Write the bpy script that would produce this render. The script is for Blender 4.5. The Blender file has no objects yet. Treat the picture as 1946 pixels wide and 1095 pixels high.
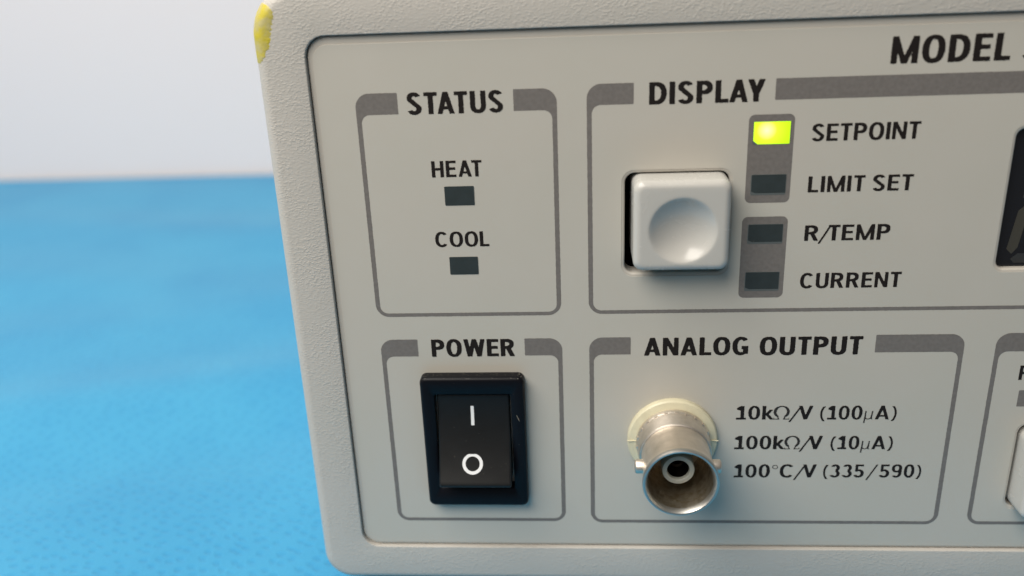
import bpy, bmesh, math, random
import numpy as np
from mathutils import Vector, Matrix
random.seed(7)
rng = np.random.RandomState(5)
S = 0.001                                    # all shapes below are written in millimetres
sc = bpy.context.scene
COL = sc.collection

# ------------------------------------------------------------------ camera
cam = bpy.data.objects.new('camera', bpy.data.cameras.new('camera'))
COL.objects.link(cam); sc.camera = cam
fwd = Vector((-0.0748594, 0.92923992, -0.36181383))
right = Vector((0.99709822, 0.06471995, -0.04008088))
up = Vector((0.01382818, 0.36376435, 0.93138836))
rm = Matrix((right, up, -fwd)).transposed().to_4x4()
cam.matrix_world = Matrix.Translation(Vector((9.29084, -115.32847, 44.90491)) * S) @ rm
cam.data.sensor_width = 36
cam.data.lens = 1712.08 / 1946 * 36
cam.data.clip_start = 0.005; cam.data.clip_end = 20
cam.data.dof.use_dof = True
cam.data.dof.focus_distance = 0.1235
cam.data.dof.aperture_fstop = 15.0

# ------------------------------------------------------------------ room light
w = bpy.data.worlds.new('World'); sc.world = w; w.use_nodes = True
bg = w.node_tree.nodes['Background']
bg.inputs[0].default_value = (1.0, 0.96, 0.94, 1); bg.inputs[1].default_value = 0.12

def area(name, loc, target, sx, sy, power, color):
    l = bpy.data.lights.new(name, 'AREA'); l.shape = 'RECTANGLE'; l.size = sx; l.size_y = sy
    l.energy = power; l.color = color
    o = bpy.data.objects.new(name, l); COL.objects.link(o); o.location = loc
    o.rotation_euler = (Vector(target) - Vector(loc)).to_track_quat('-Z', 'Y').to_euler()
    return o
area('overhead_area_light', (-0.22, -0.27, 0.38), (0, 0, 0), 0.48, 0.28, 3.95, (1.0, 0.945, 0.865))  # unseen lamp set close overhead so its falloff dims the panel's lower right
area('overhead_area_light', (-0.42, 0.13, 1.0), (-0.15, 0.2, 0), 0.9, 0.4, 10.0, (1.0, 0.95, 0.88))  # added lamp, high at the back left, brightens bezel shoulder and far cloth

sc.view_settings.view_transform = 'Standard'; sc.view_settings.look = 'None'
sc.view_settings.exposure = 0.0; sc.view_settings.gamma = 1

# ------------------------------------------------------------------ materials
def mat(name, col, rough=0.5, metal=0.0, spec=0.5, bump=None, vary=None, coat=0, sheen=0):
    """bump = (size_mm, depth_mm, detail) ; vary = (size_mm, colour2, low, high)"""
    m = bpy.data.materials.new(name); m.use_nodes = True
    nt = m.node_tree; b = nt.nodes['Principled BSDF']
    b.inputs['Base Color'].default_value = (*col, 1)
    b.inputs['Roughness'].default_value = rough
    b.inputs['Metallic'].default_value = metal
    b.inputs['Specular IOR Level'].default_value = spec
    b.inputs['Coat Weight'].default_value = coat
    b.inputs['Sheen Weight'].default_value = sheen
    tc = nt.nodes.new('ShaderNodeTexCoord')
    if vary:
        n = nt.nodes.new('ShaderNodeTexNoise'); n.inputs['Scale'].default_value = 1000 / vary[0]
        n.inputs['Detail'].default_value = 6
        nt.links.new(tc.outputs['Object'], n.inputs['Vector'])
        mr = nt.nodes.new('ShaderNodeMapRange'); mr.inputs[1].default_value = vary[2]; mr.inputs[2].default_value = vary[3]
        nt.links.new(n.outputs['Fac'], mr.inputs[0])
        mx = nt.nodes.new('ShaderNodeMix'); mx.data_type = 'RGBA'
        mx.inputs[6].default_value = (*col, 1); mx.inputs[7].default_value = (*vary[1], 1)
        nt.links.new(mr.outputs[0], mx.inputs[0]); nt.links.new(mx.outputs[2], b.inputs['Base Color'])
    if bump:
        n = nt.nodes.new('ShaderNodeTexNoise'); n.inputs['Scale'].default_value = 1000 / bump[0]
        n.inputs['Detail'].default_value = bump[2]
        nt.links.new(tc.outputs['Object'], n.inputs['Vector'])
        bp = nt.nodes.new('ShaderNodeBump'); bp.inputs['Strength'].default_value = 1.0
        bp.inputs['Distance'].default_value = bump[1] * S
        nt.links.new(n.outputs['Fac'], bp.inputs['Height']); nt.links.new(bp.outputs[0], b.inputs['Normal'])
    return m

def bezel_material():
    m = mat('textured_grey_plastic', (0.43, 0.405, 0.365), 0.5, spec=0.35)
    nt = m.node_tree; b = nt.nodes['Principled BSDF']; L = nt.links
    tc = nt.nodes.new('ShaderNodeTexCoord')
    mp = nt.nodes.new('ShaderNodeMapping'); mp.inputs['Scale'].default_value = (0.62, 1, 1.0)
    mp.inputs['Rotation'].default_value = (0, 0.35, 0)
    L.new(tc.outputs['Object'], mp.inputs['Vector'])
    n1 = nt.nodes.new('ShaderNodeTexNoise'); n1.inputs['Scale'].default_value = 4300; n1.inputs['Detail'].default_value = 1
    n1.inputs['Distortion'].default_value = 0.0
    n2 = nt.nodes.new('ShaderNodeTexNoise'); n2.inputs['Scale'].default_value = 260; n2.inputs['Detail'].default_value = 2
    for n in (n1, n2): L.new(mp.outputs[0], n.inputs['Vector'])
    r1 = nt.nodes.new('ShaderNodeMapRange'); r1.interpolation_type = 'SMOOTHSTEP'
    r1.inputs[1].default_value = 0.42; r1.inputs[2].default_value = 0.70
    L.new(n1.outputs['Fac'], r1.inputs[0])
    r2 = nt.nodes.new('ShaderNodeMapRange'); r2.inputs[1].default_value = 0.35; r2.inputs[2].default_value = 0.6
    r2.inputs[3].default_value = 0.35; r2.inputs[4].default_value = 1.0
    L.new(n2.outputs['Fac'], r2.inputs[0])
    mu = nt.nodes.new('ShaderNodeMath'); mu.operation = 'MULTIPLY'
    L.new(r1.outputs[0], mu.inputs[0]); L.new(r2.outputs[0], mu.inputs[1])
    bp = nt.nodes.new('ShaderNodeBump'); bp.inputs['Distance'].default_value = 0.030 * S; bp.inputs['Strength'].default_value = 1
    L.new(mu.outputs[0], bp.inputs['Height']); L.new(bp.outputs[0], b.inputs['Normal'])
    # large, very faint discolouration
    n3 = nt.nodes.new('ShaderNodeTexNoise'); n3.inputs['Scale'].default_value = 70; n3.inputs['Detail'].default_value = 4
    L.new(tc.outputs['Object'], n3.inputs['Vector'])
    mx = nt.nodes.new('ShaderNodeMix'); mx.data_type = 'RGBA'
    mx.inputs[6].default_value = (0.475, 0.445, 0.41, 1); mx.inputs[7].default_value = (0.44, 0.425, 0.385, 1)
    L.new(n3.outputs['Fac'], mx.inputs[0]); L.new(mx.outputs[2], b.inputs['Base Color'])
    return m

def cloth_material():
    m = mat('blue_nonwoven_cloth', (0.05, 0.33, 0.66), 0.75, spec=0.25, sheen=0.15)
    nt = m.node_tree; b = nt.nodes['Principled BSDF']; L = nt.links
    tc = nt.nodes.new('ShaderNodeTexCoord')
    mp = nt.nodes.new('ShaderNodeMapping'); mp.inputs['Rotation'].default_value = (0, 0, 0.5)
    nd = nt.nodes.new('ShaderNodeTexNoise'); nd.inputs['Scale'].default_value = 70; nd.inputs['Detail'].default_value = 3
    L.new(tc.outputs['Object'], nd.inputs['Vector'])
    ad = nt.nodes.new('ShaderNodeVectorMath'); ad.operation = 'MULTIPLY_ADD'
    ad.inputs[1].default_value = (0.003, 0.003, 0); L.new(nd.outputs['Color'], ad.inputs[0]); L.new(tc.outputs['Object'], ad.inputs[2])
    L.new(ad.outputs[0], mp.inputs['Vector'])
    # pressed dots of the nonwoven: a jittered cell pattern of about 2.3 mm pitch
    st = nt.nodes.new('ShaderNodeMapping'); st.inputs['Scale'].default_value = (0.8, 1.15, 0.0); L.new(mp.outputs[0], st.inputs['Vector'])
    vo = nt.nodes.new('ShaderNodeTexVoronoi'); vo.voronoi_dimensions = '2D'; vo.inputs['Scale'].default_value = 420
    vo.inputs['Randomness'].default_value = 0.62; L.new(st.outputs[0], vo.inputs['Vector'])
    rr = nt.nodes.new('ShaderNodeMapRange'); rr.interpolation_type = 'SMOOTHSTEP'
    rr.inputs[1].default_value = 0.42; rr.inputs[2].default_value = 0.10; rr.inputs[3].default_value = 0.0; rr.inputs[4].default_value = 1.0
    L.new(vo.outputs['Distance'], rr.inputs[0])
    nf = nt.nodes.new('ShaderNodeTexNoise'); nf.inputs['Scale'].default_value = 1400; nf.inputs['Detail'].default_value = 4
    L.new(tc.outputs['Object'], nf.inputs['Vector'])
    h = nt.nodes.new('ShaderNodeMath'); h.operation = 'MULTIPLY_ADD'; h.inputs[1].default_value = -1.0
    L.new(rr.outputs[0], h.inputs[0])
    hn = nt.nodes.new('ShaderNodeMath'); hn.operation = 'MULTIPLY'; hn.inputs[1].default_value = 0.9; L.new(nf.outputs['Fac'], hn.inputs[0])
    L.new(hn.outputs[0], h.inputs[2])
    bp = nt.nodes.new('ShaderNodeBump'); bp.inputs['Distance'].default_value = 0.09 * S; bp.inputs['Strength'].default_value = 1
    L.new(h.outputs[0], bp.inputs['Height']); L.new(bp.outputs[0], b.inputs['Normal'])
    mx = nt.nodes.new('ShaderNodeMix'); mx.data_type = 'RGBA'
    mx.inputs[6].default_value = (0.044, 0.285, 0.495, 1); mx.inputs[7].default_value = (0.024, 0.225, 0.44, 1)
    nv = nt.nodes.new('ShaderNodeTexNoise'); nv.inputs['Scale'].default_value = 300; nv.inputs['Detail'].default_value = 3
    L.new(tc.outputs['Object'], nv.inputs['Vector'])
    mm = nt.nodes.new('ShaderNodeMath'); mm.operation = 'MULTIPLY'; L.new(rr.outputs[0], mm.inputs[0]); L.new(nv.outputs['Fac'], mm.inputs[1])
    np_ = nt.nodes.new('ShaderNodeTexNoise'); np_.inputs['Scale'].default_value = 28; np_.inputs['Detail'].default_value = 5
    L.new(tc.outputs['Object'], np_.inputs['Vector'])
    pm_ = nt.nodes.new('ShaderNodeMapRange'); pm_.inputs[1].default_value = 0.38; pm_.inputs[2].default_value = 0.68; pm_.inputs[4].default_value = 0.5
    L.new(np_.outputs['Fac'], pm_.inputs[0])
    ms = nt.nodes.new('ShaderNodeMath'); ms.operation = 'MULTIPLY_ADD'; ms.inputs[1].default_value = 0.75; ms.use_clamp = True
    L.new(mm.outputs[0], ms.inputs[0]); L.new(pm_.outputs[0], ms.inputs[2])
    L.new(ms.outputs[0], mx.inputs[0]); L.new(mx.outputs[2], b.inputs['Base Color'])
    return m

def lit_material():
    m = bpy.data.materials.new('lit_green_lens'); m.use_nodes = True
    nt = m.node_tree; b = nt.nodes['Principled BSDF']; L = nt.links
    b.inputs['Base Color'].default_value = (0.35, 0.6, 0.02, 1); b.inputs['Roughness'].default_value = 0.3
    tc = nt.nodes.new('ShaderNodeTexCoord')
    d = nt.nodes.new('ShaderNodeVectorMath'); d.operation = 'DISTANCE'
    d.inputs[1].default_value = (33.2 * S, 0, 20.95 * S)
    mp = nt.nodes.new('ShaderNodeMapping'); mp.inputs['Scale'].default_value = (1, 0, 1)
    L.new(tc.outputs['Object'], mp.inputs[0]); L.new(mp.outputs[0], d.inputs[0])
    cr = nt.nodes.new('ShaderNodeValToRGB')
    mr = nt.nodes.new('ShaderNodeMapRange'); mr.inputs[2].default_value = 4.2 * S
    L.new(d.outputs['Value'], mr.inputs[0]); L.new(mr.outputs[0], cr.inputs[0])
    e = cr.color_ramp.elements
    e[0].position = 0.0; e[0].color = (1.0, 1.0, 0.62, 1)
    e[1].position = 1.0; e[1].color = (0.30, 0.58, 0.0, 1)
    k = e.new(0.30); k.color = (0.66, 0.93, 0.03, 1)
    k = e.new(0.62); k.color = (0.46, 0.80, 0.0, 1)
    L.new(cr.outputs[0], b.inputs['Emission Color']); b.inputs['Emission Strength'].default_value = 1.0
    return m

M_bezel = bezel_material()
M_panel = mat('panel_film', (0.478, 0.452, 0.402), 0.42, spec=0.4, bump=(0.16, 0.004, 2), vary=(14, (0.462, 0.444, 0.392), 0.3, 0.7))
def smudge(m, lo, hi, size):
    nt = m.node_tree; tc = nt.nodes.new('ShaderNodeTexCoord'); n = nt.nodes.new('ShaderNodeTexNoise')
    n.inputs['Scale'].default_value = 1000 / size; n.inputs['Detail'].default_value = 5; n.inputs['Distortion'].default_value = 1.5
    nt.links.new(tc.outputs['Object'], n.inputs['Vector'])
    r = nt.nodes.new('ShaderNodeMapRange'); r.inputs[1].default_value = .35; r.inputs[2].default_value = .65
    r.inputs[3].default_value = lo; r.inputs[4].default_value = hi
    nt.links.new(n.outputs['Fac'], r.inputs[0]); nt.links.new(r.outputs[0], nt.nodes['Principled BSDF'].inputs['Roughness'])
smudge(M_panel, 0.34, 0.52, 12)
M_edge = mat('panel_moulding', (0.47, 0.44, 0.39), 0.24, spec=0.5, bump=(0.8, 0.01, 2))
M_grey = mat('grey_silkscreen_ink', (0.15, 0.138, 0.128), 0.45, spec=0.3, vary=(0.5, (0.175, 0.16, 0.15), 0.35, 0.65))
M_ink = mat('black_silkscreen_ink', (0.014, 0.011, 0.010), 0.55, spec=0.15)
M_thin = mat('thin_black_ink', (0.03, 0.027, 0.026), 0.55, spec=0.15)
M_led = mat('unlit_dark_lens', (0.026, 0.035, 0.036), 0.35, spec=0.5, vary=(1.5, (0.03, 0.04, 0.042), 0.35, 0.65))
M_smoke = mat('smoky_window_film', (0.10, 0.115, 0.115), 0.3)
M_lit = lit_material()
M_button = mat('white_button_plastic', (0.47, 0.46, 0.43), 0.17, spec=0.5, bump=(1.2, 0.004, 2))
smudge(M_button, 0.17, 0.30, 5)
M_black = mat('black_switch_plastic', (0.004, 0.004, 0.006), 0.40, spec=0.16, bump=(0.25, 0.006, 3))
M_rocker = mat('black_rocker_plastic', (0.006, 0.006, 0.006), 0.45, spec=0.35, bump=(0.2, 0.004, 3))
smudge(M_rocker, 0.43, 0.48, 3)
M_white = mat('white_marking', (0.74, 0.74, 0.74), 0.5)
M_hole = mat('dark_interior', (0.004, 0.004, 0.004), 0.8, spec=0.1)
M_cream = mat('cream_insulator', (0.60, 0.56, 0.40), 0.45, bump=(0.5, 0.01, 3), vary=(2.0, (0.52, 0.48, 0.34), 0.4, 0.7))
M_nickel = mat('tarnished_nickel', (0.76, 0.69, 0.61), 0.45, metal=1.0, bump=(0.5, 0.010, 5), vary=(1.4, (0.64, 0.58, 0.50), 0.35, 0.7))
M_inner = mat('tarnished_nickel_bore', (0.50, 0.45, 0.37), 0.42, metal=1.0, bump=(0.3, 0.02, 5), vary=(0.9, (0.34, 0.28, 0.20), 0.35, 0.65))
M_ptfe = mat('white_dielectric', (0.36, 0.36, 0.31), 0.5)
M_rim = mat('bare_nickel_rim', (0.56, 0.54, 0.50), 0.42, metal=1.0, bump=(0.6, 0.006, 3))
M_contact = mat('shade_dark_contact', (0.03, 0.024, 0.018), 0.5, metal=1.0)  # near-black colour stands in for the shade deep in the socket hole
M_case = mat('cream_case_paint', (0.66, 0.60, 0.48), 0.5, bump=(0.6, 0.02, 2))
M_rubber = mat('black_rubber', (0.015, 0.015, 0.015), 0.8)
M_yellow = mat('yellow_paint', (0.50, 0.42, 0.035), 0.5, bump=(0.5, 0.05, 4), vary=(1.3, (0.44, 0.39, 0.16), 0.42, 0.62))
M_glass = mat('dark_display_filter', (0.010, 0.011, 0.014), 0.12, spec=0.5)
M_seg = mat('unlit_segment', (0.05, 0.046, 0.036), 0.4)
M_seg2 = mat('unlit_segment_dim', (0.030, 0.031, 0.031), 0.4)
M_dust = mat('pale_dust', (0.55, 0.50, 0.40), 0.8)
M_cloth = cloth_material()
M_wall = mat('white_wall', (0.825, 0.765, 0.765), 0.8, spec=0.2, bump=(8, 0.05, 3))

# ------------------------------------------------------------------ mesh helpers
def add(name, verts, faces, m, parent=None, smooth=None, flip=False):
    me = bpy.data.meshes.new(name)
    v = np.asarray(verts, float) * S
    me.from_pydata([tuple(p) for p in v], [], [tuple(f) for f in faces])
    bm = bmesh.new(); bm.from_mesh(me)
    if smooth is not None:
        bmesh.ops.recalc_face_normals(bm, faces=bm.faces)
        for f in bm.faces: f.smooth = True
        a = math.radians(smooth)
        for e in bm.edges:
            if len(e.link_faces) == 2 and e.calc_face_angle(0) > a: e.smooth = False
    bm.to_mesh(me); bm.free()
    me.materials.append(m)
    o = bpy.data.objects.new(name, me); COL.objects.link(o)
    if parent is not None:
        o.parent = parent
        if parent.parent is None: o.location = -parent.location       # parts are modelled in place
    return o

def rr(x0, z0, x1, z1, r, n=8, m=0):
    """rounded rectangle outline, counter-clockwise from the bottom right corner"""
    pts = []
    rb, rt = r if isinstance(r, tuple) else (r, r)         # bottom corners, top corners
    for cx, cz, a, r in ((x1 - rb, z0 + rb, -90, rb), (x1 - rt, z1 - rt, 0, rt), (x0 + rt, z1 - rt, 90, rt), (x0 + rb, z0 + rb, 180, rb)):
        for k in range(n + 1):
            t = math.radians(a + 90 * k / n); pts.append((cx + r * math.cos(t), cz + r * math.sin(t)))
    if m:                                       # split the straight sides too
        out = []; q = n + 1
        for k in range(4):
            c = pts[k * q:(k + 1) * q]; out += c; a = c[-1]; b = pts[((k + 1) * q) % len(pts)]
            out += [(a[0] + (b[0] - a[0]) * i / m, a[1] + (b[1] - a[1]) * i / m) for i in range(1, m)]
        pts = out
    return pts

def loft(loops, cap_first=False, cap_last=False):
    """loops: list of (outline, d); d = mm in front of the panel face"""
    V = []; F = []; n = len(loops[0][0])
    for pts, d in loops:
        V += [(x, -d, z) for x, z in pts]
    for k in range(len(loops) - 1):
        for i in range(n):
            j = (i + 1) % n; a = k * n
            F.append((a + i, a + j, a + n + j, a + n + i))
    if cap_first: F.append(tuple(range(n)))
    if cap_last: F.append(tuple((len(loops) - 1) * n + i for i in range(n)))
    return V, F

def join(*parts):
    V = []; F = []
    for v, f in parts:
        b = len(V); V += list(v); F += [tuple(i + b for i in q) for q in f]
    return V, F

def lathe(prof, cx, cz, n=64):
    """prof: (radius, d)"""
    V = []; F = []
    for r, d in prof:
        for i in range(n):
            t = 2 * math.pi * i / n; V.append((cx + r * math.cos(t), -d, cz + r * math.sin(t)))
    for k in range(len(prof) - 1):
        for i in range(n):
            j = (i + 1) % n; F.append((k * n + i, k * n + j, (k + 1) * n + j, (k + 1) * n + i))
    return V, F

def plate(name, outer, holes, d_front, d_back, bevel, m, parent, bres=4):
    """flat plate with rounded edges and holes, filled as a 2D curve"""
    cu = bpy.data.curves.new(name, 'CURVE'); cu.dimensions = '2D'; cu.fill_mode = 'BOTH'
    th = (d_front - d_back) / 2
    cu.extrude = (th - bevel); cu.bevel_depth = bevel; cu.bevel_resolution = bres; cu.offset = -bevel
    for k, pts in enumerate([outer] + list(holes)):
        sp = cu.splines.new('POLY'); sp.points.add(len(pts) - 1); sp.use_cyclic_u = True
        for q, (x, z) in zip(sp.points, pts): q.co = (x, z, 0, 1)
    o = bpy.data.objects.new('tmp', cu); COL.objects.link(o)
    dg = bpy.context.evaluated_depsgraph_get(); me = bpy.data.meshes.new_from_object(o.evaluated_get(dg))
    V = [(v.co.x, -(v.co.z + (d_front + d_back) / 2), v.co.y) for v in me.vertices]
    F = [tuple(p.vertices) for p in me.polygons]
    bpy.data.objects.remove(o); bpy.data.meshes.remove(me)
    ob = add(name, V, F, m, parent)
    bm = bmesh.new(); bm.from_mesh(ob.data); bmesh.ops.remove_doubles(bm, verts=bm.verts, dist=1e-7)
    bmesh.ops.recalc_face_normals(bm, faces=bm.faces)
    for f in bm.faces: f.smooth = True
    for e in bm.edges:
        if len(e.link_faces) == 2 and e.calc_face_angle(0) > math.radians(30): e.smooth = False
    # flat front stays flat-shaded so long thin fill triangles do not bend the light
    for f in bm.faces:
        if abs(f.normal.y) > 0.999: f.smooth = False
    bm.to_mesh(ob.data); bm.free()
    return ob

# ---- ink: flat shapes given as signed fields, meshed by marching squares --------
def mesh_field(fn, x0, z0, x1, z1, h, wob=0.0):
    nx = int(math.ceil((x1 - x0) / h)) + 1; nz = int(math.ceil((z1 - z0) / h)) + 1
    X, Z = np.meshgrid(x0 + h * np.arange(nx), z0 + h * np.arange(nz))
    F = fn(X, Z)
    if wob:
        # silkscreen edges are slightly ragged
        F = F + wob * (rng.rand(*F.shape) - 0.5) * 2
    F = np.where(np.abs(F) < 1e-9, 1e-9, F)
    ins = F < 0
    verts = []; faces = []; idx = {}
    def vid(key, p):
        if key not in idx: idx[key] = len(verts); verts.append(p)
        return idx[key]
    c = ins[:-1, :-1].astype(int) + ins[:-1, 1:] + ins[1:, 1:] + ins[1:, :-1]
    for j in range(nz - 1):
        row = c[j]; i = 0
        while i < nx - 1:
            if row[i] == 0: i += 1; continue
            if row[i] == 4:
                k = i
                while k < nx - 1 and row[k] == 4: k += 1
                faces.append((vid((i, j), (X[j, i], Z[j, i])), vid((k, j), (X[j, k], Z[j, k])),
                              vid((k, j + 1), (X[j + 1, k], Z[j + 1, k])), vid((i, j + 1), (X[j + 1, i], Z[j + 1, i]))))
                i = k; continue
            cs = ((i, j), (i + 1, j), (i + 1, j + 1), (i, j + 1)); poly = []
            for q in range(4):
                a = cs[q]; b = cs[(q + 1) % 4]; fa = F[a[1], a[0]]; fb = F[b[1], b[0]]
                if fa < 0: poly.append(vid(a, (X[a[1], a[0]], Z[a[1], a[0]])))
                if (fa < 0) != (fb < 0):
                    t = fa / (fa - fb); key = (a, b) if a < b else (b, a)
                    poly.append(vid(key, (X[a[1], a[0]] * (1 - t) + X[b[1], b[0]] * t, Z[a[1], a[0]] * (1 - t) + Z[b[1], b[0]] * t)))
            if len(poly) > 2: faces.append(tuple(poly))
            i += 1
    return verts, faces

def box(x0, z0, x1, z1): return lambda X, Z: np.maximum(np.maximum(x0 - X, X - x1), np.maximum(z0 - Z, Z - z1))
def rbox(x0, z0, x1, z1, r):
    def f(X, Z):
        qx = np.abs(X - (x0 + x1) / 2) - ((x1 - x0) / 2 - r); qz = np.abs(Z - (z0 + z1) / 2) - ((z1 - z0) / 2 - r)
        return np.hypot(np.maximum(qx, 0), np.maximum(qz, 0)) + np.minimum(np.maximum(qx, qz), 0) - r
    return f
def U(*fs): return lambda X, Z: np.minimum.reduce([f(X, Z) for f in fs])
def I(*fs): return lambda X, Z: np.maximum.reduce([f(X, Z) for f in fs])
def N(f): return lambda X, Z: -f(X, Z)
def poly(*pts):
    def f(X, Z):
        out = None
        for k in range(len(pts)):
            (ax, az), (bx, bz) = pts[k], pts[(k + 1) % len(pts)]
            L = math.hypot(bx - ax, bz - az); d = ((X - ax) * (bz - az) - (Z - az) * (bx - ax)) / L
            out = d if out is None else np.maximum(out, d)
        return out
    return f
def diag(xa, za, xb, zb, wd):      # slanted stem with flat top and foot, horizontal width wd
    if za > zb: xa, za, xb, zb = xb, zb, xa, za
    return poly((xa - wd / 2, za), (xa + wd / 2, za), (xb + wd / 2, zb), (xb - wd / 2, zb))
def sup(cx, cz, rx, rz, n=2.35):
    def f(X, Z):
        q = (np.abs((X - cx) / rx) ** n + np.abs((Z - cz) / rz) ** n) ** (1 / n)
        return (q - 1) * min(rx, rz)
    return f
def ring(cx, cz, rx, rz, s, t, n=2.35): return I(sup(cx, cz, rx, rz, n), N(sup(cx, cz, rx - s, rz - t, n)))
def bowl(x0, x1, z0, z1, rx):      # flat left side, round right side
    rz = (z1 - z0) / 2; c = (z0 + z1) / 2
    def f(X, Z):
        q = np.maximum(X - (x1 - rx), 0) / rx
        return np.maximum(((q ** 2.3 + np.abs((Z - c) / rz) ** 2.3) ** (1 / 2.3) - 1) * min(rx, rz), x0 - X)
    return f
def arc(cx, cz, rx, rz, a0, a1, n=2.25, k=22):
    t = np.radians(np.linspace(a0, a1, k)); c = np.cos(t); s = np.sin(t)
    return list(zip(cx + rx * np.sign(c) * np.abs(c) ** (2 / n), cz + rz * np.sign(s) * np.abs(s) ** (2 / n)))
def stroke(pts, s, t, cut0=None, cut1=None):
    """band along a path, s wide sideways and t high; ends cut square (or along a given direction)"""
    P = np.array(pts, float) / [s, t]
    def f(X, Z):
        x = X / s; z = Z / t; D = np.full(X.shape, 1e9)
        for a, b in zip(P[:-1], P[1:]):
            e = b - a; L = e @ e
            if L < 1e-12: continue
            u = np.clip(((x - a[0]) * e[0] + (z - a[1]) * e[1]) / L, 0, 1)
            D = np.minimum(D, np.hypot(x - a[0] - u * e[0], z - a[1] - u * e[1]))
        D = D - 0.5
        for p, q, cut in ((P[0], P[1], cut0), (P[-1], P[-2], cut1)):
            e = (q - p) if cut is None else np.array(cut, float)
            e = e / np.hypot(*e); beyond = -((x - p[0]) * e[0] + (z - p[1]) * e[1])
            near = np.hypot(x - p[0], z - p[1]) < 0.95
            D = np.where(near, np.maximum(D, beyond), D)
        return D * min(s, t)
    return f

def glyph(c, s, t):
    """grotesque letters, cap height 1; returns (field, width)"""
    h = s / 2; k = t / 2
    if c == 'I': return box(0, 0, s, 1), s
    if c == 'L': return U(box(0, 0, s, 1), box(0, 0, .50, t)), .50
    if c == 'E': return U(box(0, 0, s, 1), box(0, 0, .54, t), box(0, 1 - t, .54, 1), box(0, .5 - k + .02, .50, .5 + k + .02)), .54
    if c == 'F': return U(box(0, 0, s, 1), box(0, 1 - t, .52, 1), box(0, .48 - k, .48, .48 + k)), .52
    if c == 'T': return U(box(.27 - h, 0, .27 + h, 1), box(0, 1 - t, .54, 1)), .54
    if c == 'H': return U(box(0, 0, s, 1), box(.64 - s, 0, .64, 1), box(0, .5 - k, .64, .5 + k)), .64
    if c == 'N': return U(box(0, 0, s * .92, 1), box(.66 - s * .92, 0, .66, 1), diag(s * .5, 1, .66 - s * .5, 0, s * 1.0)), .66
    if c == 'M':
        W = .84; q = s * .92
        return U(box(0, 0, q, 1), box(W - q, 0, W, 1), diag(q * .5, 1, W / 2, 0, q * .92), diag(W - q * .5, 1, W / 2, 0, q * .92)), W
    if c == 'A':
        W = .70; g = s * .98
        return U(diag(g / 2, 0, W / 2, 1, g), diag(W - g / 2, 0, W / 2, 1, g), box(W * .24, .20, W * .76, .20 + t * .85)), W
    if c == 'V':
        W = .66; g = s * .98
        return U(diag(g / 2, 1, W / 2, 0, g), diag(W - g / 2, 1, W / 2, 0, g)), W
    if c == 'Y':
        W = .66; g = s * 1.08
        return U(I(U(diag(g / 2, 1, W / 2, .36, g), diag(W - g / 2, 1, W / 2, .36, g)), box(-1, .36, 2, 1)), box(W / 2 - h, 0, W / 2 + h, .44)), W
    if c == 'W':
        W = .98; g = s * .98
        return U(diag(g / 2, 1, .27, 0, g), diag(.27, 0, W / 2, 1, g), diag(W / 2, 1, W - .27, 0, g), diag(W - g / 2, 1, W - .27, 0, g)), W
    if c == 'O': return ring(.355, .5, .355, .515, s * 1.02, t), .71
    if c == 'D': return I(bowl(0, .66, 0, 1, .40), N(I(bowl(s, .66 - s, t, 1 - t, .40 - s * .8)))), .66
    if c == 'P': return U(box(0, 0, s, 1), I(bowl(0, .60, .40, 1, .30), N(bowl(s, .60 - s, .40 + t, 1 - t, .20)))), .60
    if c == 'R': return U(box(0, 0, s, 1), I(bowl(0, .61, .42, 1, .30), N(bowl(s, .61 - s, .42 + t, 1 - t, .20))), diag(.36, .45, .655 - s * .55, 0, s * 1.1)), .655
    if c == 'U': return U(box(0, .34, s, 1), box(.64 - s, .34, .64, 1), I(ring(.32, .34, .32, .355, s, t), box(-1, -1, 2, .3401))), .64
    if c == 'C': return stroke(arc(.35, .5, .35 - h, .515 - k, 42, 318, k=40), s, t), .68
    if c == 'G':
        return U(stroke(arc(.35, .5, .35 - h, .515 - k, 42, 300, k=40), s, t), box(.66 - s, .06, .66, .50), box(.38, .50 - t, .66, .50)), .67
    if c == 'S':
        a = arc(.29, .5 + .2425 - k / 2 + .005, .29 - h, .255 - k / 2, 28, 180, n=2.1, k=18) 
        top = arc(.295, .745, .295 - h - .01, .255 - k + .015, 22, 200, n=2.1, k=20)
        bot = arc(.295, .262, .305 - h - .01, .262 - k + .015, 20, -160, n=2.1, k=20)
        return stroke(top + bot, s, t), .60
    if c == '/': return diag(.05, -.19, .56, 1.0, s * .55), .60
    if c == '(': return stroke(arc(.42, .42, .36, .66, 125, 235, n=2, k=16), s * .62, t * .8, cut0=(0, -1), cut1=(0, 1)), .27
    if c == ')': return stroke(arc(-.15, .42, .36, .66, 55, -55, n=2, k=16), s * .62, t * .8, cut0=(0, -1), cut1=(0, 1)), .27
    if c == '0': return ring(.27, .5, .27, .51, s * .95, t * .95, n=2.3), .54
    if c == '1': return U(box(.20, 0, .20 + s, 1), box(0, 0, .46, t), poly((.20, .66), (.20, 1), (.02, .84), (.02, .74))), .48
    if c == '3':
        return U(stroke(arc(.26, .735, .235 - h, .275 - k, 155, -80, n=2.1, k=24), s, t * .95, cut0=(.1, 1)),
                 stroke(arc(.25, .28, .27 - h, .29 - k, 80, -155, n=2.1, k=24), s, t * .95, cut1=(.1, -1))), .53
    if c == '5':
        return U(box(.05, .45, .05 + s * .85, 1), box(.05, 1 - t, .49, 1),
                 stroke(arc(.24, .31, .28 - h, .32 - k, 128, -152, n=2.1, k=26), s, t * .95, cut1=(.1, -1))), .53
    if c == '9':
        return U(ring(.265, .70, .265, .31, s * .92, t * .92), stroke([(.53 - h, .70)] + arc(.265, .36, .265 - h, .37 - k, 0, -140, n=2.2, k=20), s * .95, t * .95, cut1=(.1, -1))), .54
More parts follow.
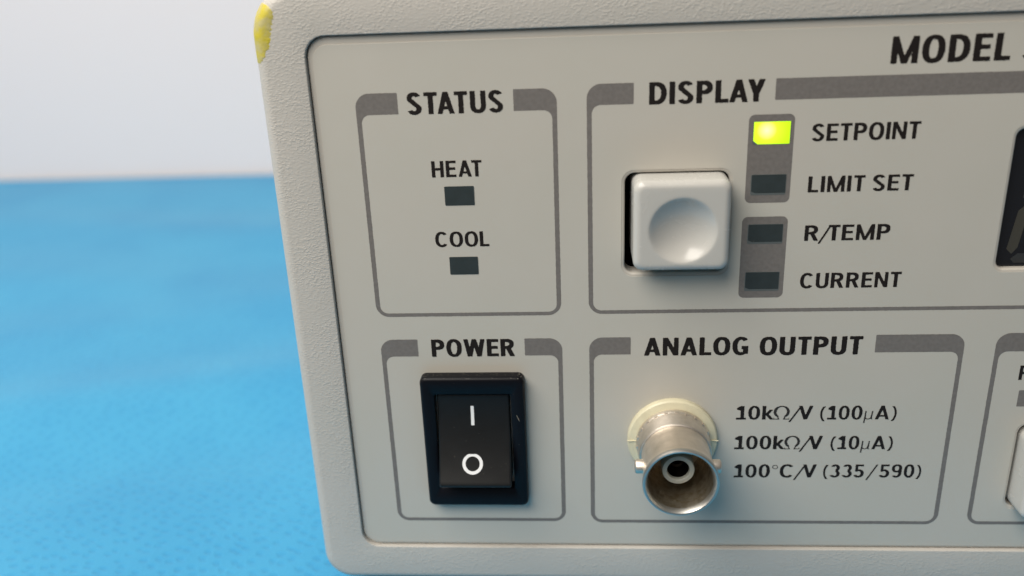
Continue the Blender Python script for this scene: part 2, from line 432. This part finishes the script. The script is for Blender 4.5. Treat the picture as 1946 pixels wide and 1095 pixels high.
    if c == 'k': return U(box(0, 0, s, 1), diag(s * .9, .28, .50 - s * .5, .72, s * 1.0), diag(.20, .42, .54 - s * .5, 0, s * 1.05)), .54
    if c == 'Ω':
        q, v = .135, .08
        return U(stroke(arc(.36, .56, .30, .40, -58, 238, n=2.1, k=34), q, v), box(.02, 0, .28, .055), box(.44, 0, .70, .055),
                 diag(.235, .05, .175, .26, .06), diag(.485, .05, .545, .26, .06), box(.0, 0, .03, .14), box(.69, 0, .72, .14)), .72
    if c == 'μ':
        return U(diag(.02, -.26, .07, .62, .07), diag(.36, .04, .40, .62, .07),
                 stroke([(.055, .3)] + arc(.20, .18, .15, .15, 190, 350, n=2, k=12) + [(.365, .3)], .07, .06), box(.36, 0, .44, .05)), .44
    if c == '°': return ring(.14, .80, .14, .16, .045, .045, n=2), .28
    raise KeyError(c)

def ink_object(name, verts, faces, d, m, parent, dfun=None):
    V = [(x, -(d if dfun is None else dfun(z) + d), z) for x, z in verts]
    me_o = add(name, V, faces, m, parent)
    return me_o

def word(text, x0, x1, zb, h, s, t, parent, gap=.115, d=0.022, m=None, label=None, wob=0.010, space=.30):
    """one printed word, fitted between x0 and x1"""
    pos = []; x = 0
    for i, c in enumerate(text):
        if c == ' ': x += space; continue
        f, wd = glyph(c, s, t); g = gap
        if i + 1 < len(text) and (c + text[i + 1]) in ('TA', 'AT', 'LA', 'AY', 'ΩΩ', '/V', 'TE', '/T', 'Ω/', 'C/', 'LO', 'PL', 'UT', 'R/', 'kΩ'):
            g = {'TA': -.01, 'AT': -.0, 'LA': .02, 'AY': -.03, '/V': -.16, 'TE': .09, '/T': -.14, 'Ω/': -.03, 'C/': -.02, 'LO': .07, 'PL': .10, 'UT': .10, 'R/': -.02, 'kΩ': -.01}[c + text[i + 1]]
        if c == '1' : g *= .8
        pos.append((c, f, x, wd)); x += wd + g
    total = pos[-1][2] + pos[-1][3]
    kx = (x1 - x0) / total; V = []; F = []; V2 = []; F2 = []
    runs = []
    for c, f, px, wd in pos:
        if runs and runs[-1][0] == '/' and px < runs[-1][2] + runs[-1][3] + .02:
            _, f0, p0, w0 = runs.pop(); dx = px - p0
            runs.append(('+', U(f0, (lambda g, k: lambda X, Z: g(X - k, Z))(f, dx)), p0, dx + wd))
        else: runs.append((c, f, px, wd))
    for c, f, px, wd in runs:
        thin = c in 'Ωμ°'
        v, q = mesh_field(f, -.06, -.30, wd + .06, 1.06, 1 / 40, wob)
        v = [(x0 + (px + a) * kx, zb + b * h) for a, b in v]
        (VV, FF) = (V2, F2) if thin else (V, F)
        b = len(VV); VV += v; FF += [tuple(i + b for i in r) for r in q]
    o = ink_object('lettering', V, F, d, m or M_ink, parent)
    if label: o['label'] = label
    if V2:
        o2 = ink_object('symbol_lettering', V2, F2, d, M_thin, parent)
    return o

# ------------------------------------------------------------------ setting
TABLE = -54.45
wall_v = [(-1100, 292, TABLE - 40), (1100, 296, TABLE - 40), (1100, 296, 1100), (-1100, 292, 1100),
          (-1100, 302, TABLE - 40), (1100, 306, TABLE - 40), (1100, 306, 1100), (-1100, 302, 1100)]
wall = add('wall', wall_v, [(0, 1, 2, 3), (4, 7, 6, 5), (0, 4, 5, 1), (3, 2, 6, 7), (0, 3, 7, 4), (1, 5, 6, 2)], M_wall)
wall['kind'] = 'structure'
tz = TABLE - 4.6
tv = [(x, y, z) for z in (tz - 25, tz) for y in (-68, 289) for x in (-620, 620)]
tab = add('tabletop', tv, [(0, 1, 3, 2), (4, 6, 7, 5), (0, 4, 5, 1), (2, 3, 7, 6), (0, 2, 6, 4), (1, 5, 7, 3)], M_wall)
tab['kind'] = 'structure'

# cloth: gentle folds, flat under the instrument's feet
def fold(x, y):
    # soft creases running up to the right behind the instrument's left side
    u = (y - 60) - 0.33 * (x + 100)
    g = 1.5 * math.exp(-((u - 10) / 15) ** 2) + 0.9 * math.exp(-((u - 62) / 20) ** 2) - 0.7 * math.exp(-((u + 22) / 13) ** 2)
    v = (y - 190) + 0.12 * x
    g += 1.2 * math.exp(-(v / 20) ** 2) + .7 * math.exp(-((v + 60) / 18) ** 2)
    g += .35 * math.sin(x * .051 + y * .023) + .3 * math.sin(y * .061 - x * .017 + 1)
    fade = min(1, max(0, (-38 - x) / 22)) if -10 < y < 275 else min(1, max(0, (abs(y - 130) - 140) / 30 + (1 if x < -60 else 0))) * (0 if y > 289 else 1)
    return (g * 1.5) * fade
gx = np.concatenate([np.linspace(-600, -330, 12)[:-1], np.linspace(-330, 20, 176), np.linspace(20, 600, 30)[1:]])
gy = np.linspace(-66, 291.6, 190)
V = []; F = []; nX = len(gx)
for y in gy:
    for x in gx: V.append((x, y, TABLE + fold(x, y)))
for j in range(len(gy) - 1):
    for i in range(nX - 1): F.append((j * nX + i, j * nX + i + 1, (j + 1) * nX + i + 1, (j + 1) * nX + i))
nt_ = len(V)
V += [(x, y, z - 0.5) for x, y, z in V[:nt_]]                          # underside: the sheet has thickness
F += [tuple(nt_ + i for i in reversed(f)) for f in F[:]]
rim = [(j * nX) for j in range(len(gy))] ; rim2 = [(j * nX + nX - 1) for j in range(len(gy))]
r3 = list(range(nX)); r4 = [(len(gy) - 1) * nX + i for i in range(nX)]
for r in (rim, rim2, r3, r4):
    for a, b in zip(r[:-1], r[1:]): F.append((a, b, b + nt_, a + nt_))
cloth = add('table_cloth', V, F, M_cloth, smooth=60)
cloth['label'] = 'bright blue dimpled nonwoven cloth spread flat under the grey instrument'; cloth['category'] = 'cloth'

# ------------------------------------------------------------------ the instrument
XL, XR, ZB, ZT, RC = -31.9, 182.5, -49.7, 40.9, 6.6
RL = 4.7
inst = bpy.data.objects.new('temperature_controller', None); COL.objects.link(inst)
inst.location = (75 * S, 130 * S, TABLE * S); inst.empty_display_size = 0.05
inst['label'] = 'grey bench temperature controller with rocker switch, white push button and coaxial socket on its front'
inst['category'] = 'instrument'
bpy.context.view_layer.update()

# case behind the bezel
V, F = loft([(rr(XL - .35, ZB + 2, XR + .35, ZT + .35, 1.2), -262), (rr(XL - .35, ZB + 2, XR + .35, ZT + .35, 1.2), -9.6),
             (rr(XL + 1, ZB + 3, XR - 1, ZT - 1, .8), -9.6)], cap_first=True)
add('case', V, F, M_case, inst, smooth=40)
# bezel frame: outer wall, rounded shoulder, face, rounded lip, inner wall
RB = 1.95; RD = 3.0; DF = 0.55
GX0, GX1, GZ0, GZ1, GR = -24.95, 175.6, -42.78, 34.45, 2.7
loops = [(rr(XL + .0, ZB, XR, ZT, (RL, RC)), -9.5), (rr(XL, ZB, XR, ZT, (RL, RC)), DF - RD)]
for k in range(1, 9):
    a = math.radians(90 * k / 8); i = RB * (1 - math.cos(a))
    loops.append((rr(XL + i, ZB + i, XR - i, ZT - i, (RL - i, RC - i)), DF - RD + RD * math.sin(a)))
LR = 0.16
loops.append((rr(GX0 - LR, GZ0 - LR, GX1 + LR, GZ1 + LR, GR + LR), DF))
for k in range(1, 6):
    a = math.radians(90 * k / 5); i = LR * (1 - math.sin(a))
    loops.append((rr(GX0 - i, GZ0 - i, GX1 + i, GZ1 + i, GR + i), DF - LR * (1 - math.cos(a))))
loops.append((rr(GX0, GZ0, GX1, GZ1, GR), -3.0))
V, F = loft(loops)
add('bezel', V, F, M_bezel, inst, smooth=50)

# yellow paint scuffed over the top left shoulder of the bezel
def shoulder(i, z, off):
    """point on the bezel surface at inset i (negative: down the side wall)"""
    ii = max(i, 0); cz = ZT - RC; cx = XL + RC; r = RC - ii
    if z > cz:
        # push height inwards together with the inset so the mark follows the corner
        dz = min(z - cz, RC * .985) * (r / RC); x = cx - math.sqrt(max(r * r - dz * dz, 0)); zz = cz + dz
    else: x = XL + ii; zz = z
    if i >= RB: d = DF; n = (0, 1)
    elif i >= 0:
        q = math.sqrt(max(1 - ((RB - i) / RB) ** 2, 0)); d = DF - RD + RD * q; n = ((RB - i) / RB, q)
    else: d = DF - RD + i; n = (1, 0)
    if z > cz and r > .01:
        ox, oz = (x - cx) / r, (zz - cz) / r
    else: ox, oz = -1, 0
    return (x + ox * n[0] * off, -(d + n[1] * off), zz + oz * n[0] * off)
nz, ni = 60, 26; V = []; F = []
for a in range(nz + 1):
    u = a / nz; z = 31.2 + u * 8.0
    edge = np.interp(z, [31.0, 31.6, 32.4, 33.2, 34.0, 35.0, 36.0, 36.8, 37.6, 38.4, 39.2], [.5, 1.5, 2.0, 2.6, 2.9, 3.05, 3.05, 2.95, 2.9, 2.75, 2.3])
    edge += .11 * math.sin(z * 6.1) + .07 * math.sin(z * 14.3 + 1) + rng.uniform(-.13, .05)
    back = -np.interp(u, [0, .15, .5, .8, .92, 1], [0.1, 2.2, 3.0, 1.6, .2, -1.2])
    for b in range(ni + 1):
        v = b / ni; i = back + (edge - back) * v
        off = 0.05 * min(1, 8 * v * 1.0, 7 * (1 - v)) ** .6 * min(1, 9 * u, 9 * (1 - u)) ** .6 if 0 < v < 1 and 0 < u < 1 else -0.02
        off += 0.006 * math.sin(z * 3 + v * 7) * (1 if off > 0 else 0)
        V.append(shoulder(i, z, off))
for a in range(nz):
    for b in range(ni):
        p = a * (ni + 1) + b; F.append((p, p + 1, p + ni + 2, p + ni + 1))
pm = add('paint_mark', V, F, M_yellow, inst, smooth=60); pm['label'] = 'scuffed yellow paint on the upper left corner'

# panel moulding and its printed film
HB = (15.38, 1.9, 28.85, 15.78, 1.3)            # push button opening
HB2 = (70.75, -35.3, 84.0, -21.75, 1.3)        # second push button opening
HW = (63.95, 1.75, 118.0, 20.3, 1.1)            # display opening
gap = .07
panel = plate('front_panel', rr(GX0 + gap, GZ0 + gap, GX1 - gap, GZ1 - gap, GR - gap, 10),
              [rr(*HB), rr(*HB2), rr(*HW)], -0.02, -3.0, .34, M_edge, inst)
e = .42
film = plate('panel_film', rr(GX0 + .8, GZ0 + .5, GX1 - .95, GZ1 - 1.15, 2.0, 10),
             [rr(HB[0] - e, HB[1] - e, HB[2] + e, HB[3] + e, 1.6), rr(HB2[0] - e, HB2[1] - e, HB2[2] + e, HB2[3] + e, 1.6),
              rr(HW[0] - e, HW[1] - e, HW[2] + e, HW[3] + e, 1.4)], 0.05, -0.03, .039, M_panel, panel, bres=3)
FD = 0.05
V, F = loft([(rr(GX0 - 1, GZ0 - 1, GX1 + 1, GZ1 + 1, 2), -7.0), (rr(GX0 - 1, GZ0 - 1, GX1 + 1, GZ1 + 1, 2), -8.0)], True, True)
add('dark_gap_plate', V, F, M_hole, inst)  # plate added behind the openings, black for the shade in their gaps

# printed frames
def frame(x0, z0, x1, zt, bar_h, b0, b1, lw=.62, r=1.85, label=None, ri=1.15):
    """thin rounded outline with a thick top bar, broken between b0 and b1 for the title"""
    outer = rbox(x0, z0, x1, zt, r)
    inner = rbox(x0 + lw, z0 + lw * .85, x1 - lw, zt - bar_h, ri)
    f = I(outer, N(inner))
    if b0 is not None: f = I(f, N(box(b0, zt - bar_h - .3, b1, zt + 1)))
    # mesh in strips around the border only
    h = .11; V = []; F = []
    strips = [(x0 - .1, zt - bar_h - 2.6, x1 + .1, zt + .1), (x0 - .1, z0 - .1, x1 + .1, z0 + 2.6)]
    zm0 = strips[1][3]; zm1 = strips[0][1]
    for s_ in strips:
        v, q = mesh_field(f, *s_, h, .022); b = len(V)
        # clip overshoot of the grid beyond the strip
        V += [(a, min(c, s_[3]) if s_ is strips[1] else c) for a, c in v]; F += [tuple(i + b for i in r_) for r_ in q]
    n = int((zm1 - zm0) / .2)
    for xa, xb in ((x0, x0 + lw), (x1 - lw, x1)):
        b = len(V)
        for k in range(n + 1):
            z = zm0 + (zm1 - zm0) * k / n; V += [(xa + rng.uniform(-.02, .02), z), (xb + rng.uniform(-.02, .02), z)]
        F += [(b + 2 * k, b + 2 * k + 1, b + 2 * k + 3, b + 2 * k + 2) for k in range(n)]
    o = ink_object('printed_frame', V, F, FD + .012, M_grey, panel)
    if label: o['label'] = label
frame(-19.25, -4.1, 6.72, 27.05, 2.75, -13.72, 1.2, label='grey frame around STATUS')
frame(10.5, -4.0, 128.0, 27.4, 2.65, 16.42, 33.95, label='grey frame around DISPLAY')
frame(-19.15, -38.25, 6.74, -7.62, 2.65, -13.78, 1.44, label='grey frame around POWER')
frame(10.52, -38.45, 61.5, -7.58, 2.65, 16.3, 49.65, label='grey frame around ANALOG OUTPUT')
frame(65.62, -38.4, 150.0, -7.5, 2.75, None, None, label='grey frame at the right edge')

TD = FD + .02
W1 = dict(s=.212, t=.172); W2 = dict(s=.188, t=.152)
def lab(text, x0, x1, zb, h, wt, **k): word(text, x0, x1, zb, h, wt['s'], wt['t'], panel, d=TD, label='printed word ' + text if len(text) > 1 else None, **k)
lab('STATUS', -12.53, -.1, 24.2, 2.80, W1, gap=.10)
lab('HEAT', -9.95, -3.3, 15.85, 2.2, W2)
lab('COOL', -10.15, -2.8, 6.15, 2.14, W2, gap=.09)
lab('DISPLAY', 18.34, 32.7, 24.6, 2.80, W1, gap=.10)
lab('POWER', -11.85, .05, -10.35, 2.70, W1, gap=.085)
lab('ANALOG', 18.15, 32.54, -10.45, 2.74, W1, gap=.085)
lab('OUTPUT', 34.05, 47.95, -10.52, 2.78, W1, gap=.10)
lab('SETPOINT', 38.8, 52.1, 19.4, 2.2, W2, gap=.10)
lab('LIMIT', 38.85, 46.0, 12.72, 2.13, W2)
lab('SET', 46.95, 52.0, 12.73, 2.12, W2)
lab('R/TEMP', 38.9, 49.85, 6.11, 2.16, W2)
lab('CURRENT', 38.82, 52.0, -.6, 2.18, W2)
lab('MODEL', 47.51, 61.57, 28.72, 3.26, dict(s=.215, t=.165), gap=.11)
lab('3', 62.98, 65.1, 28.7, 3.26, dict(s=.235, t=.165))
W3 = dict(s=.17, t=.14)
lab('10kΩ/V', 31.36, 42.1, -20.7, 2.2, W3, gap=.10)
lab('(100μA)', 43.1, 53.7, -20.73, 2.2, W3, gap=.10)
lab('100kΩ/V', 31.34, 43.85, -25.6, 2.22, W3, gap=.10)
lab('(10μA)', 44.95, 53.7, -25.61, 2.2, W3, gap=.10)
lab('100°C/V', 31.5, 43.35, -30.38, 2.22, W3, gap=.10)
lab('(335/590)', 44.3, 58.2, -30.36, 2.2, W3, gap=.10)
lab('F', 69.35, 70.6, -14.6, 2.2, W2)
v, q = mesh_field(rbox(69.75, -18.75, 88, -16.2, .05), 69.6, -18.9, 88.2, -16.0, .2, .01)
ink_object('printed_bar', v, q, FD + .012, M_grey, panel)

# indicator windows and their grey surrounds
for x0, z0, x1, z1 in ((30.9, 11.45, 36.6, 22.97), (30.73, -1.87, 36.63, 9.57)):
    v, q = mesh_field(rbox(x0, z0, x1, z1, .75), x0 - .1, z0 - .1, x1 + .1, z1 + .1, .09, .015)
    ink_object('printed_surround', v, q, FD + .012, M_grey, panel)
def lens(x0, z0, x1, z1, lit=False, corner=True, label=None):
    lo = .04 if lit else .26
    win = plate('indicator_window', rr(x0, z0, x1, z1, .18, 3), [], FD + .035, FD + .0, .008, M_smoke, panel, bres=1)
    if label: win['label'] = label
    # the light-emitting block seen inside the window; one corner is cut
    a = .10 if corner else 0.0; c = .55 if corner else .05
    pts = [(x0 + a + c, z0 + lo if corner else z0 + .02), (x1 - .06, z0 + lo if corner else z0 + .02), (x1 - .06, z1 - .05), (x0 + a, z1 - .05), (x0 + a, z0 + .12 + c * .7)]
    V = [(x, -(FD + .036), z) for x, z in pts] + [(x, -(FD + .044), z) for x, z in pts]
    n = len(pts); F = [tuple(range(n, 2 * n))] + [(i, (i + 1) % n, n + (i + 1) % n, n + i) for i in range(n)]
    o = add('indicator_lamp', V, F, M_lit if lit else M_led, panel)
    o['label'] = 'lit yellow-green indicator' if lit else 'unlit dark indicator'
lens(31.46, 19.15, 36.16, 22.1, lit=True, label='window of the glowing SETPOINT indicator')
lens(31.55, 12.5, 36.05, 15.24)
lens(31.5, 5.82, 36.1, 8.55)
lens(31.47, -.88, 36.05, 1.85)
lens(-8.44, 11.95, -4.46, 14.6, corner=False)
lens(-8.40, 2.12, -4.46, 4.7, corner=False)

# display behind its opening
V, F = loft([(rr(HW[0] + .06, HW[1] + .06, HW[2] - .06, HW[3] - .06, 1.04), -6.5), (rr(HW[0] + .06, HW[1] + .06, HW[2] - .06, HW[3] - .06, 1.04), -0.9)], True, True)
disp = add('display', V, F, M_glass, inst)
disp['label'] = 'dark numeric display with unlit segments'
def seg(pts, m):
    V = [(x, 0.898, z) for x, z in pts] + [(x, 0.87, z) for x, z in pts]; n = len(pts)
    add('segment', V, [tuple(range(n, 2 * n))] + [(i, (i + 1) % n, n + (i + 1) % n, n + i) for i in range(n)], m, disp)
for k in range(4):
    bx = 65.3 + 12.3 * k; sl = .14
    def sk(x, z): return (bx + x + (z - 4) * sl, z)
    t_ = 1.35
    for (xa, za, xb, zb, m) in ((0, 4.2, 0, 9.6, M_seg), (0, 11.2, 0, 17, M_seg2), (6.4, 4.2, 6.4, 9.6, M_seg), (6.4, 11.2, 6.4, 17, M_seg2)):
        seg([sk(xa, za), sk(xa + t_ * .6, za - .7), sk(xa + t_, za + .2), sk(xa + t_, zb - .2), sk(xa + t_ / 2, zb + .5), sk(xa, zb - .2)], m)
    for z in (3.0, 10.0, 17.2):
        seg([sk(.9, z - .2), sk(1.5, z - .75), sk(6.2, z - .75), sk(6.8, z - .1), sk(6.2, z + .55), sk(1.6, z + .55)], M_seg2)

# white push buttons with a finger dish
def push_button(x0, z0, x1, z1, D, dish, label):
    rb = .95; rc = 1.25; loops = [(rr(x0 - .05, z0 - .05, x1 + .05, z1 + .05, rc, 6, 12), -6.5), (rr(x0, z0, x1, z1, rc, 6, 12), D - rb)]
    for k in range(1, 9):
        a = math.radians(90 * k / 8); i = rb * (1 - math.cos(a))
        loops.append((rr(x0 + i, z0 + i, x1 - i, z1 - i, max(rc - i * .55, .3), 6, 12), D - rb + rb * math.sin(a)))
    # blend the square face into the round dish
    cx, cz, R, dep = dish; n = len(loops[-1][0]); sq = loops[-1][0]
    def circ(r):
        out = []
        for (x, z) in sq:
            a = math.atan2(z - cz, x - cx); out.append((cx + r * math.cos(a), cz + r * math.sin(a)))
        return out
    c1 = circ(R + .35)
    for u in (.35, .7, 1):
        loops.append(([(s[0] * (1 - u) + c[0] * u, s[1] * (1 - u) + c[1] * u) for s, c in zip(sq, c1)], D))
    Rs = (R * R + dep * dep) / (2 * dep)
    loops.append((circ(R + .12), D - .015)); loops.append((circ(R), D - .06))
    for k in range(1, 15):
        r = R * (1 - k / 15) * .985; loops.append((circ(r), D - dep + (Rs - math.sqrt(Rs * Rs - r * r)) - .03))
    V, F = loft(loops, cap_last=True)
    o = add('push_button', V, F, M_button, inst, smooth=38); o['label'] = label
    return o
push_button(16.3, 3.55, 28.65, 15.62, 4.1, (22.6, 9.1, 4.3, 1.65), 'white square button with a round finger dish under DISPLAY')
push_button(71.15, -35.0, 83.6, -22.5, 4.1, (77.4, -28.9, 4.3, 1.4), 'square button at the right edge')

# rocker switch
SX0, SX1, SZ0, SZ1 = -13.72, 1.25, -34.35, -12.88
HX0, HX1, HZ0, HZ1 = -11.75, -.7, -31.1, -15.5
loops = [(rr(SX0, SZ0, SX1, SZ1, .95), FD - .02), (rr(SX0, SZ0, SX1, SZ1, .95), 1.35)]
for k in range(1, 6):
    a = math.radians(90 * k / 5); i = .55 * (1 - math.cos(a)); loops.append((rr(SX0 + i, SZ0 + i, SX1 - i, SZ1 - i, .95 - i * .5), 1.35 + .55 * math.sin(a)))
loops += [(rr(HX0 - .1, HZ0 - .1, HX1 + .1, HZ1 + .1, .3), 1.9), (rr(HX0, HZ0, HX1, HZ1, .25), 1.8), (rr(HX0, HZ0, HX1, HZ1, .25), -2)]
V, F = loft(loops, cap_last=True)
sw = add('power_switch', V, F, M_black, inst, smooth=45); sw['label'] = 'black rocker switch under POWER'
KX0, KX1, KZ0, KZ1 = -11.45, -.98, -29.35, -15.8
def rk(z):
    u = (KZ1 - z) / (KZ1 - KZ0); return 1.3 - .1 * u + 3.8 * u * u
V = []; F = []; nu, rbv = 40, .28
prof = []                                      # across: side wall, rounded shoulder, face, shoulder, side wall
for k in range(6):
    a = math.radians(90 * k / 5); prof.append((KX0 + rbv * (1 - math.cos(a)), -rbv * (1 - math.sin(a))))
prof = [(KX0, -4)] + prof; prof += [(KX0 + KX1 - x, d) for x, d in reversed(prof)]
zs = []
for k in range(6): a = math.radians(90 * k / 5); zs.append((KZ1 - .2 * (1 - math.cos(a)), -.2 * (1 - math.sin(a))))
for k in range(1, nu): zs.append((KZ1 - .2 + (KZ0 + .7 - KZ1 + .2) * k / nu, 0))
for k in range(6): a = math.radians(90 * k / 5); zs.append((KZ0 + .7 * (1 - math.sin(a)), -.8 * (1 - math.cos(a))))
zs = [(KZ1, -5)] + zs + [(KZ0, -6)]
for z, dz in zs:
    for x, dx in prof: V.append((x, -(rk(z) + dz + dx), z))
npf = len(prof)
for a in range(len(zs) - 1):
    for b in range(npf - 1): p = a * npf + b; F.append((p, p + 1, p + npf + 1, p + npf))
add('rocker', V, F, M_rocker, sw, smooth=50)
v, q = mesh_field(box(-6.62, -20.55, -6.16, -17.6), -6.9, -21, -5.9, -17.3, .06, .005)
o = ink_object('rocker_marking', v, q, .015, M_white, sw, dfun=rk); o['label'] = 'white I mark'
v, q = mesh_field(ring(-6.56, -26.0, 1.5, 1.42, .46, .42, n=2), -8.4, -28.6, -4.9, -24.7, .07, .006)
o = ink_object('rocker_marking', v, q, .015, M_white, sw, dfun=rk); o['label'] = 'white O mark'

# coaxial socket
BX, BZ = 22.35, -23.45
V, F = lathe([(0.1, FD - .02), (6.42, FD - .02), (6.45, .3), (6.43, .85), (6.25, 1.1), (5.2, 1.35), (5.1, 1.3), (0.1, 1.3)], BX, BZ - .15, 80)
sock = add('coaxial_socket', V, F, M_cream, inst, smooth=28); sock['label'] = 'nickel bayonet socket on a cream insulating washer'
for sgn in (-1, 1):                             # moulding seam of the washer
    x = BX + sgn * 5.8
    V, F = loft([(rr(x - .7, BZ - .06, x + .7, BZ + .06, .05, 2), 1.2), (rr(x - .7, BZ - .04, x + .7, BZ + .04, .03, 2), 1.40)], False, True)
    add('seam', V, F, M_cream, sock)
# collar with pressed teeth
V, F = lathe([(5.05, 1.3), (5.25, 1.5), (5.25, 2.1), (5.15, 2.3), (5.1, 2.4), (5.08, 5.1), (4.98, 5.3), (4.8, 5.4)], BX, BZ, 80)
teeth = []
for k in range(22):
    a = 2 * math.pi * (k + .3) / 22; ca, sa = math.cos(a), math.sin(a); r0, r1 = 4.95, 5.34
    tv = []
    for (r, d) in ((r0, 1.9), (r1, 1.9), (r1 - .1, 2.42), (r0, 2.5)):
        for s_ in (-.22, .22): tv.append((BX + r * ca - s_ * sa, -d, BZ + r * sa + s_ * ca))
    teeth.append((tv, [(0, 1, 3, 2), (2, 3, 5, 4), (4, 5, 7, 6), (0, 2, 4, 6), (1, 7, 5, 3)]))
V, F = join((V, F), *teeth)
add('collar', V, F, M_nickel, sock, smooth=30)
V, F = lathe([(4.78, 2.4), (4.78, 10.6), (4.9, 10.8), (5.05, 11.6)], BX, BZ, 96)
add('barrel', V, F, M_nickel, sock, smooth=35)
V, F = lathe([(5.05, 11.6), (5.1, 12.0), (5.04, 12.2), (4.88, 12.28), (4.7, 12.24), (4.5, 11.95), (4.38, 11.5)], BX, BZ, 96)
add('barrel_rim', V, F, M_rim, sock, smooth=35)
V, F = lathe([(4.38, 11.5), (4.3, 11.2), (4.25, 5.0), (4.1, 2.6), (0.1, 2.6)], BX, BZ, 96)
add('barrel_bore', V, F, M_inner, sock, smooth=35)
V, F = lathe([(2.22, 2.5), (2.22, 8.8), (2.12, 8.98), (1.65, 9.0), (1.52, 8.9), (1.48, 8.4)], BX, BZ, 64)
add('dielectric', V, F, M_ptfe, sock, smooth=35)
V, F = lathe([(1.48, 8.4), (1.4, 7.9), (1.0, 7.0), (.95, 6.6), (.66, 6.5), (.66, 3.5), (.05, 3.5)], BX, BZ, 40)
add('centre_contact', V, F, M_contact, sock, smooth=35)
for sgn in (-1, 1):
    V = []; F = []; n = 24; prof = [(.98, 4.6), (.98, 5.62), (.9, 5.78), (.72, 5.86), (.0, 5.88)]
    for r, l in prof:
        for i in range(n): t = 2 * math.pi * i / n; V.append((BX + sgn * l, -(8.0 + r * math.cos(t)), BZ + r * math.sin(t)))
    for k in range(len(prof) - 1):
        for i in range(n): j = (i + 1) % n; F.append((k * n + i, k * n + j, (k + 1) * n + j, (k + 1) * n + i))
    add('bayonet_lug', V, F, M_nickel, sock, smooth=40)

# rubber feet
for fx, fy in ((-18, 14), (168, 14), (-18, 245), (168, 245)):
    V = []; F = []; n = 28; prof = [(0.05, TABLE + .02), (5.2, TABLE + .02), (5.6, TABLE + .5), (6.2, ZB + 2.2), (0.05, ZB + 2.2)]
    for r, z in prof:
        for i in range(n): t = 2 * math.pi * i / n; V.append((fx + r * math.cos(t), fy + r * math.sin(t), z))
    for k in range(len(prof) - 1):
        for i in range(n): j = (i + 1) % n; F.append((k * n + i, k * n + j, (k + 1) * n + j, (k + 1) * n + i))
    add('rubber_foot', V, F, M_rubber, inst, smooth=40)

# dust and lint caught on top edges
V = []; F = []
def speck(x, d, z, r):
    b = len(V); a = rng.uniform(0, 6)
    for k in range(3): V.append((x + r * math.cos(a + 2.1 * k) * rng.uniform(.6, 1.4), -(d + .01), z + r * math.sin(a + 2.1 * k) * rng.uniform(.6, 1.2)))
    V.append((x, -(d + r * .8), z)); F.extend([(b, b + 1, b + 3), (b + 1, b + 2, b + 3), (b + 2, b, b + 3)])
for k in range(170):                             # along the top of the switch frame
    t = rng.uniform(0, 1) ** 1.3; speck(rng.uniform(SX0 + .4, SX1 - .3), .4 + 1.4 * t, SZ1 - .02 - .35 * max(0, t - .6), rng.uniform(.025, .065))
for k in range(16): speck(rng.uniform(SX0 + .5, SX1 - .5), 1.9, rng.uniform(SZ0 + 1, SZ1 - .6), rng.uniform(.015, .035)) if rng.rand() < .6 else None
for k in range(14):
    z = rng.uniform(KZ0 + 1.2, KZ1 - 5); speck(rng.uniform(KX0 + .5, KX1 - .5), rk(z), z, rng.uniform(.015, .035))
for k in range(110):
    x = rng.uniform(-22, 60); z = rng.uniform(-41, 32)
    if SX0 - .3 < x < SX1 + .3 and SZ0 < z < SZ1: continue
    if 15 < x < 29.5 and (1.5 < z < 17 or -31 < z < -16): continue
    speck(x, FD + .05, z, rng.uniform(.012, .032))
for k in range(60):                             # inside the barrel's lower wall
    a = math.radians(rng.uniform(205, 335)); r = 4.25; d = rng.uniform(7.8, 11.2); q = rng.uniform(.02, .06)
    b = len(V); cx, cz = BX + r * math.cos(a), BZ + r * math.sin(a)
    V += [(cx - q, -d, cz + .01), (cx + q, -d + q, cz + .01), (cx, -d - q, cz + .02), (cx, -d, cz + q)]
    F += [(b, b + 1, b + 3), (b + 1, b + 2, b + 3), (b + 2, b, b + 3)]
b = len(V)                                      # one pale fibre on the switch frame
V += [(.02, -1.93, -18.9), (.07, -1.93, -18.87), (.42, -1.96, -19.75), (.38, -1.96, -19.78), (.04, -1.98, -18.88), (.40, -2.0, -19.76)]
F += [(b, b + 1, b + 4), (b + 1, b + 2, b + 5, b + 4), (b + 2, b + 3, b + 5), (b + 3, b, b + 4, b + 5)]
du = add('dust', V, F, M_dust, inst); du['kind'] = 'stuff'
